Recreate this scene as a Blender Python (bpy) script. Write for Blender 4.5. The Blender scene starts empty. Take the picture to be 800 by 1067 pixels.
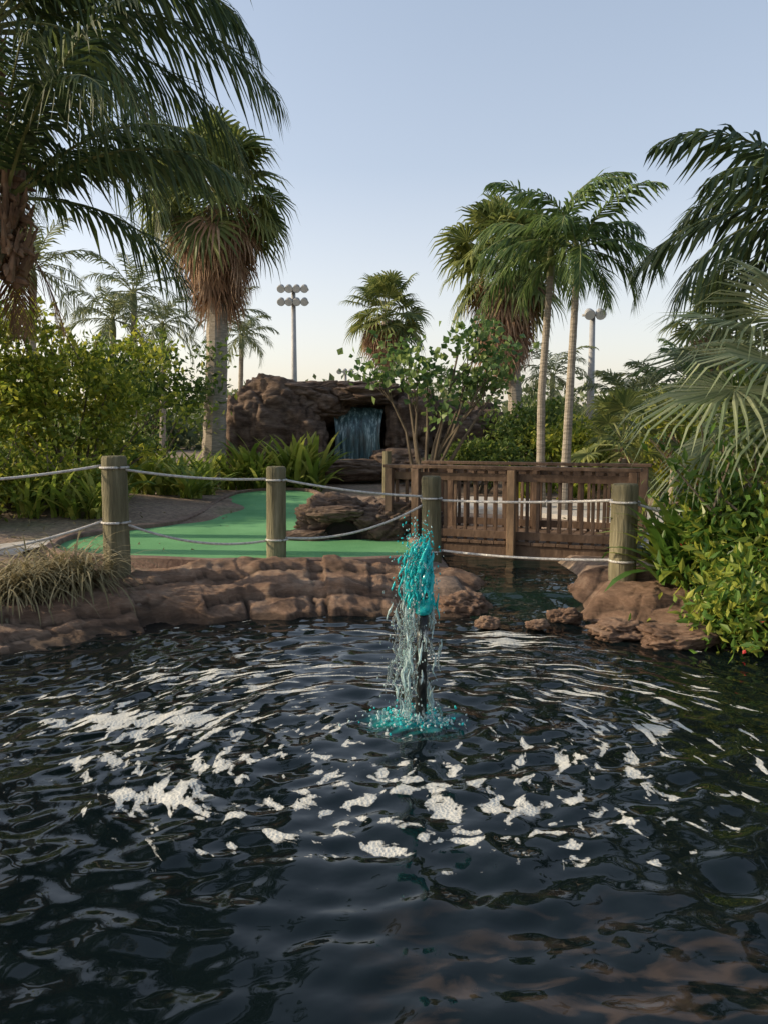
import bpy, math, random
import numpy as np
from mathutils import Vector, noise
sin,cos,pi,rad=math.sin,math.cos,math.pi,math.radians
F=837.0; PITCH=rad(5.7); CAMZ=1.6
rnd=random.Random(7); npr=np.random.RandomState(11)
sc=bpy.context.scene
# ---- image pixel helpers
def at(px,py,d):
    x=(px-400)/F; y=(533.5-py)/F
    dy=cos(PITCH)+y*sin(PITCH); dz=-sin(PITCH)+y*cos(PITCH); s=d/dy
    return Vector((x*s,d,CAMZ+dz*s))
def gnd(px,py,z=0.0):
    x=(px-400)/F; y=(533.5-py)/F
    dy=cos(PITCH)+y*sin(PITCH); dz=-sin(PITCH)+y*cos(PITCH); s=(z-CAMZ)/dz
    return Vector((x*s,dy*s,z))
# ---------------------------------------------------------------- materials
def newmat(name):
    m=bpy.data.materials.new(name); m.use_nodes=True
    nt=m.node_tree; b=nt.nodes['Principled BSDF']; return m,nt,b
def N(nt,t,**k):
    n=nt.nodes.new(t)
    for a,v in k.items(): setattr(n,a,v)
    return n
def ramp(nt,stops):
    r=N(nt,'ShaderNodeValToRGB'); e=r.color_ramp.elements
    while len(e)<len(stops): e.new(0.5)
    for i,(p,c) in enumerate(stops):
        e[i].position=p; e[i].color=(c[0],c[1],c[2],1) if not isinstance(c,(int,float)) else (c,c,c,1)
    return r
def leafmat(name,c1,c2,c3,trans=.35,rough=.5):
    m,nt,b=newmat(name); L=nt.links.new
    g=N(nt,'ShaderNodeNewGeometry'); tc=N(nt,'ShaderNodeTexCoord')
    nz=N(nt,'ShaderNodeTexNoise'); nz.inputs['Scale'].default_value=1.3; nz.inputs['Detail'].default_value=2
    L(tc.outputs['Object'],nz.inputs['Vector'])
    mx=N(nt,'ShaderNodeMath',operation='MULTIPLY_ADD'); mx.inputs[1].default_value=.6
    L(g.outputs['Random Per Island'],mx.inputs[0])
    m2=N(nt,'ShaderNodeMath',operation='MULTIPLY'); m2.inputs[1].default_value=.6
    L(nz.outputs['Fac'],m2.inputs[0]); L(m2.outputs[0],mx.inputs[2])
    r=ramp(nt,[(.15,c1),(.55,c2),(.88,c3)]); L(mx.outputs[0],r.inputs['Fac'])
    L(r.outputs['Color'],b.inputs['Base Color']); b.inputs['Roughness'].default_value=rough
    b.inputs['Specular IOR Level'].default_value=.35
    t=N(nt,'ShaderNodeBsdfTranslucent'); L(r.outputs['Color'],t.inputs['Color'])
    mix=N(nt,'ShaderNodeMixShader'); mix.inputs[0].default_value=trans
    L(b.outputs[0],mix.inputs[1]); L(t.outputs[0],mix.inputs[2])
    L(mix.outputs[0],nt.nodes['Material Output'].inputs['Surface'])
    return m
def noisemat(name,stops,scale=4,rough=.8,bump=.3,bscale=20,stretch=(1,1,1),detail=8,spec=.3,bdist=.02):
    m,nt,b=newmat(name); L=nt.links.new
    tc=N(nt,'ShaderNodeTexCoord'); mp=N(nt,'ShaderNodeMapping'); mp.inputs['Scale'].default_value=stretch
    L(tc.outputs['Object'],mp.inputs['Vector'])
    n1=N(nt,'ShaderNodeTexNoise'); n1.inputs['Scale'].default_value=scale; n1.inputs['Detail'].default_value=detail; n1.inputs['Roughness'].default_value=.62
    L(mp.outputs[0],n1.inputs['Vector'])
    r=ramp(nt,stops); L(n1.outputs['Fac'],r.inputs['Fac']); L(r.outputs['Color'],b.inputs['Base Color'])
    n2=N(nt,'ShaderNodeTexNoise'); n2.inputs['Scale'].default_value=bscale; n2.inputs['Detail'].default_value=6
    L(mp.outputs[0],n2.inputs['Vector'])
    bp=N(nt,'ShaderNodeBump'); bp.inputs['Strength'].default_value=bump; bp.inputs['Distance'].default_value=bdist
    L(n2.outputs['Fac'],bp.inputs['Height']); L(bp.outputs[0],b.inputs['Normal'])
    b.inputs['Roughness'].default_value=rough; b.inputs['Specular IOR Level'].default_value=spec
    return m
M_coco=leafmat('coconut_leaf',(.020,.038,.017),(.042,.072,.027),(.11,.145,.045),.35)
M_fan=leafmat('fan_leaf',(.05,.078,.025),(.11,.145,.04),(.25,.27,.08),.4)
M_dead=leafmat('dead_frond',(.15,.09,.055),(.33,.20,.125),(.48,.33,.22),.3,.8)
M_xmas=leafmat('adonidia_leaf',(.035,.068,.026),(.075,.13,.04),(.17,.24,.07),.4)
M_silver=leafmat('silver_fan_leaf',(.075,.11,.06),(.155,.205,.105),(.30,.33,.19),.33)
M_bush=leafmat('yellow_green_leaf',(.06,.10,.012),(.19,.25,.03),(.44,.43,.06),.5)
M_bushd=leafmat('green_leaf',(.028,.06,.014),(.09,.15,.03),(.22,.27,.055),.42)
M_croton=leafmat('broad_leaf',(.03,.085,.013),(.10,.19,.032),(.34,.36,.055),.4,.35)
M_strap=leafmat('strap_leaf',(.06,.12,.016),(.21,.28,.045),(.46,.46,.10),.45)
M_banana=leafmat('banana_leaf',(.06,.12,.02),(.16,.25,.045),(.38,.42,.10),.45,.4)
M_dry=leafmat('dry_grass',(.09,.085,.035),(.22,.19,.10),(.40,.34,.20),.3,.8)
M_far=leafmat('far_leaf',(.065,.09,.045),(.13,.165,.075),(.24,.26,.12),.4)
M_grape=leafmat('sea_grape_leaf',(.035,.085,.028),(.10,.18,.05),(.26,.34,.10),.42)
M_flower=leafmat('red_flower',(.4,.02,.02),(.5,.03,.03),(.55,.08,.05),.3)
M_trunk=noisemat('palm_trunk_bark',[(.3,(.16,.14,.11)),(.55,(.31,.27,.22)),(.75,(.42,.38,.32))],5,.9,.6,6,(1,1,7))
M_bark=noisemat('bark',[(.3,(.07,.055,.04)),(.7,(.21,.17,.12))],6,.9,.5,18,(1,1,.4))
M_fibre=noisemat('palm_fibre',[(.3,(.07,.04,.025)),(.7,(.25,.16,.10))],8,.95,.8,30,(1,1,.3))
M_rachis=noisemat('rachis',[(.3,(.10,.13,.04)),(.7,(.22,.22,.09))],6,.6,.1)
M_post=noisemat('weathered_post_wood',[(.25,(.055,.05,.028)),(.5,(.14,.125,.072)),(.75,(.27,.24,.155))],5,.88,.9,16,(2.6,2.6,.3))
M_wood=noisemat('bridge_wood',[(.25,(.055,.032,.021)),(.5,(.12,.075,.048)),(.75,(.22,.145,.10))],6,.8,.5,22,(1,1,.4))
M_woodL=noisemat('bridge_wood_light',[(.25,(.15,.09,.05)),(.5,(.26,.17,.10)),(.75,(.34,.23,.14))],6,.8,.5,22,(1,1,.4))
M_rope=noisemat('rope',[(.3,(.36,.34,.32)),(.7,(.68,.66,.62))],30,.9,.8,90)
M_metal=noisemat('galvanised_metal',[(.3,(.26,.26,.26)),(.7,(.38,.38,.38))],5,.5,.05)
M_lamp=noisemat('lamp_glass',[(.3,(.5,.5,.48)),(.7,(.65,.65,.62))],5,.25,.02)
M_path=noisemat('concrete_path',[(.3,(.38,.36,.33)),(.7,(.50,.47,.43))],2,.85,.2,50)
M_curb=noisemat('curb_stone',[(.3,(.11,.07,.055)),(.7,(.26,.18,.14))],7,.9,.5,40)
# rock
def rockmat(name,a,b_,c,crev=False):
    m,nt,b=newmat(name); L=nt.links.new
    tc=N(nt,'ShaderNodeTexCoord'); mp=N(nt,'ShaderNodeMapping'); mp.inputs['Scale'].default_value=(1,1,3.2)
    L(tc.outputs['Object'],mp.inputs['Vector'])
    n1=N(nt,'ShaderNodeTexNoise'); n1.inputs['Scale'].default_value=2.2; n1.inputs['Detail'].default_value=12; n1.inputs['Roughness'].default_value=.74
    n1.inputs['Distortion'].default_value=.4
    L(mp.outputs[0],n1.inputs['Vector'])
    r=ramp(nt,[(.32,a),(.5,b_),(.68,c)]); L(n1.outputs['Fac'],r.inputs['Fac'])
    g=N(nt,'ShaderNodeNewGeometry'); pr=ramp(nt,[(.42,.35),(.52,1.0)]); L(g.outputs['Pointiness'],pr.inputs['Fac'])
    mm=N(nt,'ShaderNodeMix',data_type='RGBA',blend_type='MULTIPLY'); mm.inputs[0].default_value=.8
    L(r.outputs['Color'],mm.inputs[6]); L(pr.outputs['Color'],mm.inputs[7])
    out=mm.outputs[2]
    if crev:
        at_=N(nt,'ShaderNodeAttribute',attribute_name='crev_dark')
        m3=N(nt,'ShaderNodeMix',data_type='RGBA'); L(at_.outputs['Fac'],m3.inputs[0]); L(out,m3.inputs[6]); m3.inputs[7].default_value=(.05,.033,.022,1); out=m3.outputs[2]  # blends to dark brown in cracks, at ledge feet and on the lowest rock
    L(out,b.inputs['Base Color'])
    n2=N(nt,'ShaderNodeTexNoise'); n2.inputs['Scale'].default_value=11; n2.inputs['Detail'].default_value=12; n2.inputs['Roughness'].default_value=.78
    L(mp.outputs[0],n2.inputs['Vector'])
    bp=N(nt,'ShaderNodeBump'); bp.inputs['Strength'].default_value=1; bp.inputs['Distance'].default_value=.08
    L(n2.outputs['Fac'],bp.inputs['Height']); L(bp.outputs[0],b.inputs['Normal'])
    b.inputs['Roughness'].default_value=.85; b.inputs['Specular IOR Level'].default_value=.3; return m
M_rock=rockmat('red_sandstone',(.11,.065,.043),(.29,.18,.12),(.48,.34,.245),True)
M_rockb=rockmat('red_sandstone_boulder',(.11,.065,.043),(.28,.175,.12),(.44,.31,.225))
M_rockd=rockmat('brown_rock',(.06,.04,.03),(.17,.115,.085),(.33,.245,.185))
# turf
def turf():
    m,nt,b=newmat('putting_turf'); L=nt.links.new
    tc=N(nt,'ShaderNodeTexCoord')
    n1=N(nt,'ShaderNodeTexNoise'); n1.inputs['Scale'].default_value=.9; n1.inputs['Detail'].default_value=7; n1.inputs['Roughness'].default_value=.6
    n2=N(nt,'ShaderNodeTexNoise'); n2.inputs['Scale'].default_value=60; n2.inputs['Detail'].default_value=3
    L(tc.outputs['Object'],n1.inputs['Vector']); L(tc.outputs['Object'],n2.inputs['Vector'])
    a=N(nt,'ShaderNodeMath',operation='MULTIPLY_ADD'); a.inputs[1].default_value=.4; L(n2.outputs['Fac'],a.inputs[0])
    k=N(nt,'ShaderNodeMath',operation='MULTIPLY'); k.inputs[1].default_value=.6; L(n1.outputs['Fac'],k.inputs[0]); L(k.outputs[0],a.inputs[2])
    r=ramp(nt,[(.35,(.075,.23,.09)),(.65,(.17,.39,.18))]); L(a.outputs[0],r.inputs['Fac'])
    L(r.outputs['Color'],b.inputs['Base Color']); b.inputs['Roughness'].default_value=.95; b.inputs['Specular IOR Level'].default_value=.2
    bp=N(nt,'ShaderNodeBump'); bp.inputs['Strength'].default_value=.3; bp.inputs['Distance'].default_value=.01
    L(n2.outputs['Fac'],bp.inputs['Height']); L(bp.outputs[0],b.inputs['Normal']); return m
M_turf=turf()
def groundmat():
    m,nt,b=newmat('mulch_and_soil'); L=nt.links.new
    tc=N(nt,'ShaderNodeTexCoord')
    n1=N(nt,'ShaderNodeTexNoise'); n1.inputs['Scale'].default_value=.6; n1.inputs['Detail'].default_value=5
    n2=N(nt,'ShaderNodeTexNoise'); n2.inputs['Scale'].default_value=14; n2.inputs['Detail'].default_value=8; n2.inputs['Roughness'].default_value=.7
    L(tc.outputs['Object'],n1.inputs['Vector']); L(tc.outputs['Object'],n2.inputs['Vector'])
    r1=ramp(nt,[(.35,(.17,.115,.08)),(.5,(.28,.20,.15)),(.68,(.16,.15,.08))]); L(n1.outputs['Fac'],r1.inputs['Fac'])
    r2=ramp(nt,[(.3,.35),(.7,1.5)]); L(n2.outputs['Fac'],r2.inputs['Fac'])
    mm=N(nt,'ShaderNodeMix',data_type='RGBA',blend_type='MULTIPLY'); mm.inputs[0].default_value=1
    L(r1.outputs['Color'],mm.inputs[6]); L(r2.outputs['Color'],mm.inputs[7]); L(mm.outputs[2],b.inputs['Base Color'])
    bp=N(nt,'ShaderNodeBump'); bp.inputs['Strength'].default_value=.8; bp.inputs['Distance'].default_value=.04
    L(n2.outputs['Fac'],bp.inputs['Height']); L(bp.outputs[0],b.inputs['Normal']); b.inputs['Roughness'].default_value=.95
    return m
M_ground=groundmat()
def glassm(name,col,rough,trans,ior=1.33):
    m,nt,b=newmat(name)
    b.inputs['Base Color'].default_value=(*col,1); b.inputs['Roughness'].default_value=rough
    b.inputs['Transmission Weight'].default_value=trans; b.inputs['IOR'].default_value=ior; return m
M_clear=glassm('clear_water',(.85,.97,.97),.04,.95)
M_cyan=glassm('cyan_dyed_water',(.03,.62,.64),.12,.4)
M_spray=glassm('spray_foam',(.62,.78,.78),.2,.5)
# ---------------------------------------------------------------- mesh builder
class MB:
    def __init__(s): s.v=[];s.f=[];s.m=[]
    def add(s,vs,fs,mi=0):
        o=len(s.v); s.v.extend([tuple(v) for v in vs]); s.f.extend([tuple(i+o for i in f) for f in fs]); s.m.extend([mi]*len(fs))
    def tube(s,pts,rr,n=8,mi=0,cap=True):
        vs=[];fs=[]; K=len(pts)
        for i,p in enumerate(pts):
            t=(pts[min(i+1,K-1)]-pts[max(i-1,0)])
            if t.length<1e-9: t=Vector((0,0,1))
            t.normalize(); ref=Vector((1,0,0)) if abs(t.x)<.8 else Vector((0,1,0))
            a=t.cross(ref).normalized(); b=t.cross(a)
            r=rr[i] if hasattr(rr,'__len__') else rr
            for k in range(n):
                w=2*pi*k/n; vs.append(p+a*(cos(w)*r)+b*(sin(w)*r))
        for i in range(K-1):
            for k in range(n):
                k2=(k+1)%n; fs.append((i*n+k,i*n+k2,(i+1)*n+k2,(i+1)*n+k))
        if cap: fs.append(tuple(range(n-1,-1,-1))); fs.append(tuple((K-1)*n+k for k in range(n)))
        s.add(vs,fs,mi)
    def box(s,c,ax,ay,az,mi=0):
        c=Vector(c); vs=[c+ax*i+ay*j+az*k for k in(-.5,.5) for j in(-.5,.5) for i in(-.5,.5)]
        s.add(vs,[(0,2,3,1),(4,5,7,6),(0,1,5,4),(2,6,7,3),(0,4,6,2),(1,3,7,5)],mi)
    def obj(s,name,mats,smooth=False,parent=None,bevel=0):
        me=bpy.data.meshes.new(name); me.from_pydata(s.v,[],s.f); me.update()
        for m in mats: me.materials.append(m)
        if len(mats)>1: me.polygons.foreach_set('material_index',s.m)
        if smooth: me.polygons.foreach_set('use_smooth',[True]*len(s.f))
        o=bpy.data.objects.new(name,me); sc.collection.objects.link(o)
        if parent: o.parent=parent
        if bevel:
            b=o.modifiers.new('bevel','BEVEL'); b.width=bevel; b.segments=2
        return o
def empty(name,loc=(0,0,0)):
    e=bpy.data.objects.new(name,None); sc.collection.objects.link(e); e.location=loc; return e
# ---------------------------------------------------------------- plants
def frond(mb,o,az,el,L,droop,ll,n=44,mi=0,mr=1,w=.03,hang=.35,petiole=.12,wind=None):
    K=16; p=Vector(o); e=el; pts=[];ds=[]; a=az
    tw=rnd.uniform(-.25,.25)
    for i in range(K+1):
        t=i/K; d=Vector((cos(a)*cos(e),sin(a)*cos(e),sin(e))); pts.append(p.copy()); ds.append(d)
        p=p+d*(L/K); e-=droop/K*(.4+1.2*t); a+=tw/K
        if wind: p=p+wind*(t*L/K)
    mb.tube(pts,[.022*L/3*(1-.85*i/K)+.003 for i in range(K+1)],4,mr,False)
    for j in range(n):
        t=petiole+(1-petiole)*j/(n-1); x=t*K; i=min(int(x),K-1); f=x-i
        b=pts[i].lerp(pts[i+1],f); d=ds[i].lerp(ds[i+1],f).normalized()
        side=Vector((-sin(az),cos(az),0)); up=side.cross(d)*-1
        if up.z<0: up=-up
        prof=min(1,.45+2.2*(t-petiole))*(1-.72*max(0,(t-.55)/.45)**1.5)
        for sg in(-1,1):
            if rnd.random()<.03: continue
            fw=rad(rnd.uniform(28,42)+30*t); l=ll*prof*rnd.uniform(.75,1.12)
            dr=(side*sg*cos(fw)+d*sin(fw)+up*rnd.uniform(-.15,.3)).normalized()
            h=hang*rnd.uniform(.5,1.5)
            m=b+dr*l*.5+Vector((0,0,-h*l*.18)); tp=b+dr*l*.93+Vector((0,0,-h*l*.75))
            if wind: tp=tp+wind*l
            wv=d*(w*.5)
            mb.add([b-wv*.6,b+wv*.6,m+wv,m-wv,tp],[(0,1,2,3),(3,2,4)],mi)
def fan(mb,o,az,el,pet,R,nseg=26,span=4.5,mi=0,mr=1,droop=.35,tilt=None,wseg=1.0):
    o=Vector(o); d=Vector((cos(az)*cos(el),sin(az)*cos(el),sin(el)))
    hub=o+d*pet+Vector((0,0,-.08*pet))
    mb.tube([o,o+d*pet*.5+Vector((0,0,-.01*pet)),hub],[.018,.014,.01],4,mr,False)
    e2=el-(rnd.uniform(.1,.6) if tilt is None else tilt)
    f=Vector((cos(az)*cos(e2),sin(az)*cos(e2),sin(e2))); s=Vector((-sin(az),cos(az),0))
    roll=rnd.uniform(-.5,.5); n=f.cross(s); s=(s*cos(roll)+n*sin(roll)); n=f.cross(s)
    if n.z<0: n=-n
    ha=span/nseg/2
    for i in range(nseg):
        a=-span/2+span*(i+.5)/nseg+rnd.uniform(-.02,.02); l=R*(.72+.28*cos(a*.55))*rnd.uniform(.88,1.08)
        dv=f*cos(a)+s*sin(a); pv=-f*sin(a)+s*cos(a)
        md=l*.5; cup=n*(md*.12)
        wd=md*math.tan(ha)*wseg
        mc=hub+dv*md+cup+n*(wd*.5); ml=hub+dv*md-pv*wd+cup; mr_=hub+dv*md+pv*wd+cup
        q=hub+dv*l*.8+n*l*.05+Vector((0,0,-droop*l*.2)); tp=hub+dv*l*.98+Vector((0,0,-droop*l*rnd.uniform(.45,.8)))
        mb.add([hub,ml,mc,mr_,q-pv*wd*.5,q+pv*wd*.5,tp],[(0,1,2),(0,2,3),(1,4,5,2),(2,5,3),(4,6,5)],mi)
def trunk(mb,pts,r0,r1,mi,n=10,rings=0,swell=0):
    P=[Vector(p) for p in pts]; out=[]
    K=30
    for i in range(K+1):
        t=i/K*(len(P)-1); k=min(int(t),len(P)-2); out.append(P[k].lerp(P[k+1],t-k))
    for _ in range(4):
        out=[out[0]]+[(out[i-1]+out[i]*2+out[i+1])/4 for i in range(1,K)]+[out[-1]]
    mb.tube(out,[(r0+(r1-r0)*i/K)*(1+.05*(i%2)+rnd.uniform(-.03,.03))+swell*math.exp(-i/K*9) for i in range(K+1)],n,mi)
def fan_palm(name,base,top,r,R,nleaf=38,nskirt=60,skirt=1.8,nseg=22,mat=None,leafdroop=.4,pet=.9):
    mb=MB(); base=Vector(base); top=Vector(top)
    trunk(mb,[base,base.lerp(top,.5)+Vector((.06,0,0)),top],r*1.25,r,1,10,swell=r*.5)
    for i in range(nskirt):
        az=rnd.uniform(0,2*pi); t=rnd.random(); el=rad(-20-62*t+rnd.uniform(-8,8))
        o=top+Vector((cos(az)*r*.8,sin(az)*r*.8,.1-t*skirt*.55))
        fan(mb,o,az,el,pet*.55*rnd.uniform(.6,1.1),R*.75*rnd.uniform(.6,1.2),14,2.6,2,2,.75,.35,.8)
    for i in range(nleaf):
        az=i*2.39996+rnd.uniform(-.3,.3); t=i/nleaf; el=rad(-35+118*t+rnd.uniform(-10,10))
        o=top+Vector((cos(az)*.06,sin(az)*.06,.1+.35*t))
        fan(mb,o,az,el,pet*rnd.uniform(.7,1.2),R*rnd.uniform(.75,1.12),nseg,4.4,0,3,leafdroop)
    return mb.obj(name,[mat or M_fan,M_trunk,M_dead,M_rachis])
def pin_palm(name,base,top,r0,r1,nf,L,ll,mat,n=44,els=(-30,80),droop=1.5,w=.03,hang=.35,shaft=True,wind=None,azs=None,dead=0,mid=None,coconuts=False):
    mb=MB(); base=Vector(base); top=Vector(top)
    mid=Vector(mid) if mid else base.lerp(top,.5)+Vector((rnd.uniform(-.1,.1),0,0))
    trunk(mb,[base,mid,top],r0,r1,1,12,swell=r0*.5)
    if shaft: mb.tube([top-Vector((0,0,.05)),top+Vector((0,0,.25)),top+Vector((0,0,.6))],[r1*1.15,r1*1.25,r1*.5],10,2)
    hub=top+Vector((0,0,.5 if shaft else .1))
    for i in range(nf):
        t=i/max(1,nf-1)
        az=i*2.39996+rnd.uniform(-.25,.25); el=rad(els[0]+(els[1]-els[0])*t+rnd.uniform(-6,6))
        if azs and i<len(azs): az=rad(azs[i][0]); el=rad(azs[i][1])
        frond(mb,hub+Vector((cos(az)*r1*.6,sin(az)*r1*.6,0)),az,el,L*rnd.uniform(.85,1.1),droop*rnd.uniform(.8,1.2),ll,n,0,2,w,hang,wind=wind)
    for i in range(dead):
        az=rnd.uniform(0,2*pi); frond(mb,hub-Vector((0,0,.2)),az,rad(-55),L*.5,.5,ll*.6,n//2,3,3,w*.8,.7)
    if coconuts:
        for i in range(150):
            az=rnd.uniform(0,2*pi); z=rnd.uniform(-.9,.35)
            o=hub+Vector((cos(az)*r1*1.0,sin(az)*r1*1.0,z)); q=o+Vector((cos(az)*rnd.uniform(.03,.2),sin(az)*rnd.uniform(.03,.2),rnd.uniform(-.15,.4)))
            mb.tube([o,o.lerp(q,.5)+Vector((cos(az)*.03,sin(az)*.03,0)),q],[.045,.03,.008],5,3)
    return mb.obj(name,[mat,M_trunk,M_rachis,M_fibre])
def leaves(mb,P,size,mi,elong=1.8,up=.3,fold=.15):
    n=len(P)
    d=npr.normal(size=(n,3)); d[:,2]+=up; d/=np.linalg.norm(d,axis=1)[:,None]
    q=npr.normal(size=(n,3)); s=np.cross(d,q); s/=np.linalg.norm(s,axis=1)[:,None]; nn=np.cross(d,s)
    L=(size*npr.uniform(.6,1.25,n))[:,None]; W=L/elong*.5
    a=P; b=P+d*L*.45+s*W+nn*W*fold*2; c=P+d*L; e=P+d*L*.45-s*W+nn*W*fold*2
    V=np.stack([a,b,c,e],1).reshape(-1,3)
    o=len(mb.v); mb.v.extend(map(tuple,V.tolist()))
    I=np.arange(n)*4+o
    fs=np.stack([I,I+1,I+2,I+3],1)
    mb.f.extend(map(tuple,fs.tolist())); mb.m.extend([mi]*n)
def crown(mb,c,r,nclump,nleaf,size,mi=0,elong=1.8,cr=.3,shell=.45,flat=1.0):
    c=np.array(c); r=np.array(r); u=npr.normal(size=(nclump,3)); u/=np.linalg.norm(u,axis=1)[:,None]
    rr=npr.uniform(0,1,nclump)**shell; C=c+u*rr[:,None]*r*(1+npr.uniform(-.25,.32,nclump))[:,None]
    sz=npr.uniform(.4,1.35,nclump)*cr
    for k in range(nclump):
        m=max(4,int(nleaf*sz[k]/cr)); P=C[k]+npr.normal(size=(m,3))*sz[k]*np.array([1,1,.6*flat])
        leaves(mb,P,size,mi,elong)
    return C
def shrub(name,base,c,r,nclump,nleaf,size,mat,elong=1.8,cr=.3,stems=9,extra=None,shoots=0):
    mb=MB(); C=crown(mb,c,r,nclump,nleaf,size,0,elong,cr)
    b=Vector(base)
    for i in range(stems):
        e=Vector(C[rnd.randrange(len(C))]); m=b.lerp(e,.5)+Vector((rnd.uniform(-.1,.1),rnd.uniform(-.1,.1),.1))
        mb.tube([b+Vector((rnd.uniform(-.1,.1),rnd.uniform(-.1,.1),-.05)),m,e],[.035,.022,.008],5,1)
    for i in range(shoots):
        s0=Vector(c)+Vector((rnd.uniform(-.8,.8)*r[0],rnd.uniform(-.6,.6)*r[1],r[2]*rnd.uniform(.3,.7)))
        s1=s0+Vector((rnd.gauss(0,.3),rnd.gauss(0,.2),rnd.uniform(.4,.95)))
        mb.tube([s0,s1],[.012,.004],4,1)
        leaves(mb,np.array([s0.lerp(s1,rnd.random()) for _ in range(34)])+npr.normal(size=(34,3))*.05,size,0,elong)
    mats=[mat,M_bark]
    if extra:
        crown(mb,c,Vector(r)*1.05,extra[1],extra[2],extra[3],2,1.2,.08,.1); mats.append(extra[0])
    return mb.obj(name,mats)
def blade(mb,o,az,el,L,w,droop,mi=0,K=6):
    p=Vector(o); e=el; vs=[]; s=Vector((-sin(az),cos(az),0))*w*.5
    for i in range(K+1):
        t=i/K; ww=(.5+1.0*math.sin(pi*min(1,t*.9+.1)))*(1 if i<K else .05); d=Vector((cos(az)*cos(e),sin(az)*cos(e),sin(e)))
        vs+= [p-s*ww,p+s*ww]; p=p+d*L/K; e-=droop/K*(.5+t)
    mb.add(vs,[(2*i,2*i+1,2*i+3,2*i+2) for i in range(K)],mi)
def strap_clump(mb,o,n,L,w,mi=0,el=(35,88),droop=1.6):
    for i in range(n):
        blade(mb,Vector(o)+Vector((rnd.gauss(0,.06),rnd.gauss(0,.06),0)),rnd.uniform(0,2*pi),rad(rnd.uniform(*el)),L*rnd.uniform(.6,1.15),w*rnd.uniform(.7,1.2),droop*rnd.uniform(.5,1.3),mi)
def paddle_leaf(mb,o,az,el,stalk,L,w,droop):
    # stalk, then a broad folded blade
    p=Vector(o); e=el; d=Vector((cos(az)*cos(e),sin(az)*cos(e),sin(e))); q=p+d*stalk
    mb.tube([p,q],[.016,.011],5,0,False); s=Vector((-sin(az),cos(az),0)); K=9; vs=[]
    for i in range(K+1):
        t=i/K; ww=w*.5*(math.sin(pi*(t*.94+.03))**.6)*(1+.10*rnd.uniform(-1,1)); d=Vector((cos(az)*cos(e),sin(az)*cos(e),sin(e))); n=s.cross(d)
        if n.z<0: n=-n
        vs+=[q-s*ww+n*ww*.35,q,q+s*ww+n*ww*.35]; q=q+d*L/K; e-=droop/K*(.5+t)
    mb.add(vs,[f for i in range(K) for f in((3*i,3*i+1,3*i+4,3*i+3),(3*i+1,3*i+2,3*i+5,3*i+4))],0)
# ---------------------------------------------------------------- terrain
PC=(0.0,3.3); PR=(3.8,3.5)
def stream_x(y): return 1.28+.10*math.sin(y*1.1)+.05*(y-7)
def gz(x,y):
    e=math.hypot((x-PC[0])/PR[0],(y-PC[1])/PR[1])
    z=.22
    if y>17: z+=min(.5,(y-17)*.03)
    z+=.35*math.exp(-((x+5.6)**2/6+(y-13.5)**2/9))+.25*math.exp(-((x-7.5)**2/5+(y-14)**2/12))
    z+=.03*noise.noise(Vector((x*.7,y*.7,0)))
    if e<1.42:
        t=max(0,min(1,(e-1.0)/.42)); z=-.7 if e<1.0 else (-.7+(.15+.7)*min(1,t*3) if t<.33 else .15+(z-.15)*(t-.33)/.67)
    if 5.5<y<12.5:
        k=abs(x-stream_x(y))
        if k<.75: z=min(z,-.15+max(0,(k-.4))/.35*.4)
    return z
fx=np.concatenate([[-400,-200,-100,-60,-40,-28,-20],np.arange(-14,14.01,.14),[20,28,40,60,100,200,400]])
fy=np.concatenate([[-100,-40,-20,-10,-6],np.arange(-4,22.01,.14),[24,27,31,36,45,60,80,120,200,400,900]])
V=[(float(x),float(y),gz(float(x),float(y))) for y in fy for x in fx]; nx=len(fx)
Fc=[(j*nx+i,j*nx+i+1,(j+1)*nx+i+1,(j+1)*nx+i) for j in range(len(fy)-1) for i in range(nx-1)]
mb=MB(); mb.v=V; mb.f=Fc; mb.m=[0]*len(Fc); mb.obj('ground',[M_ground],True)
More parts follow.
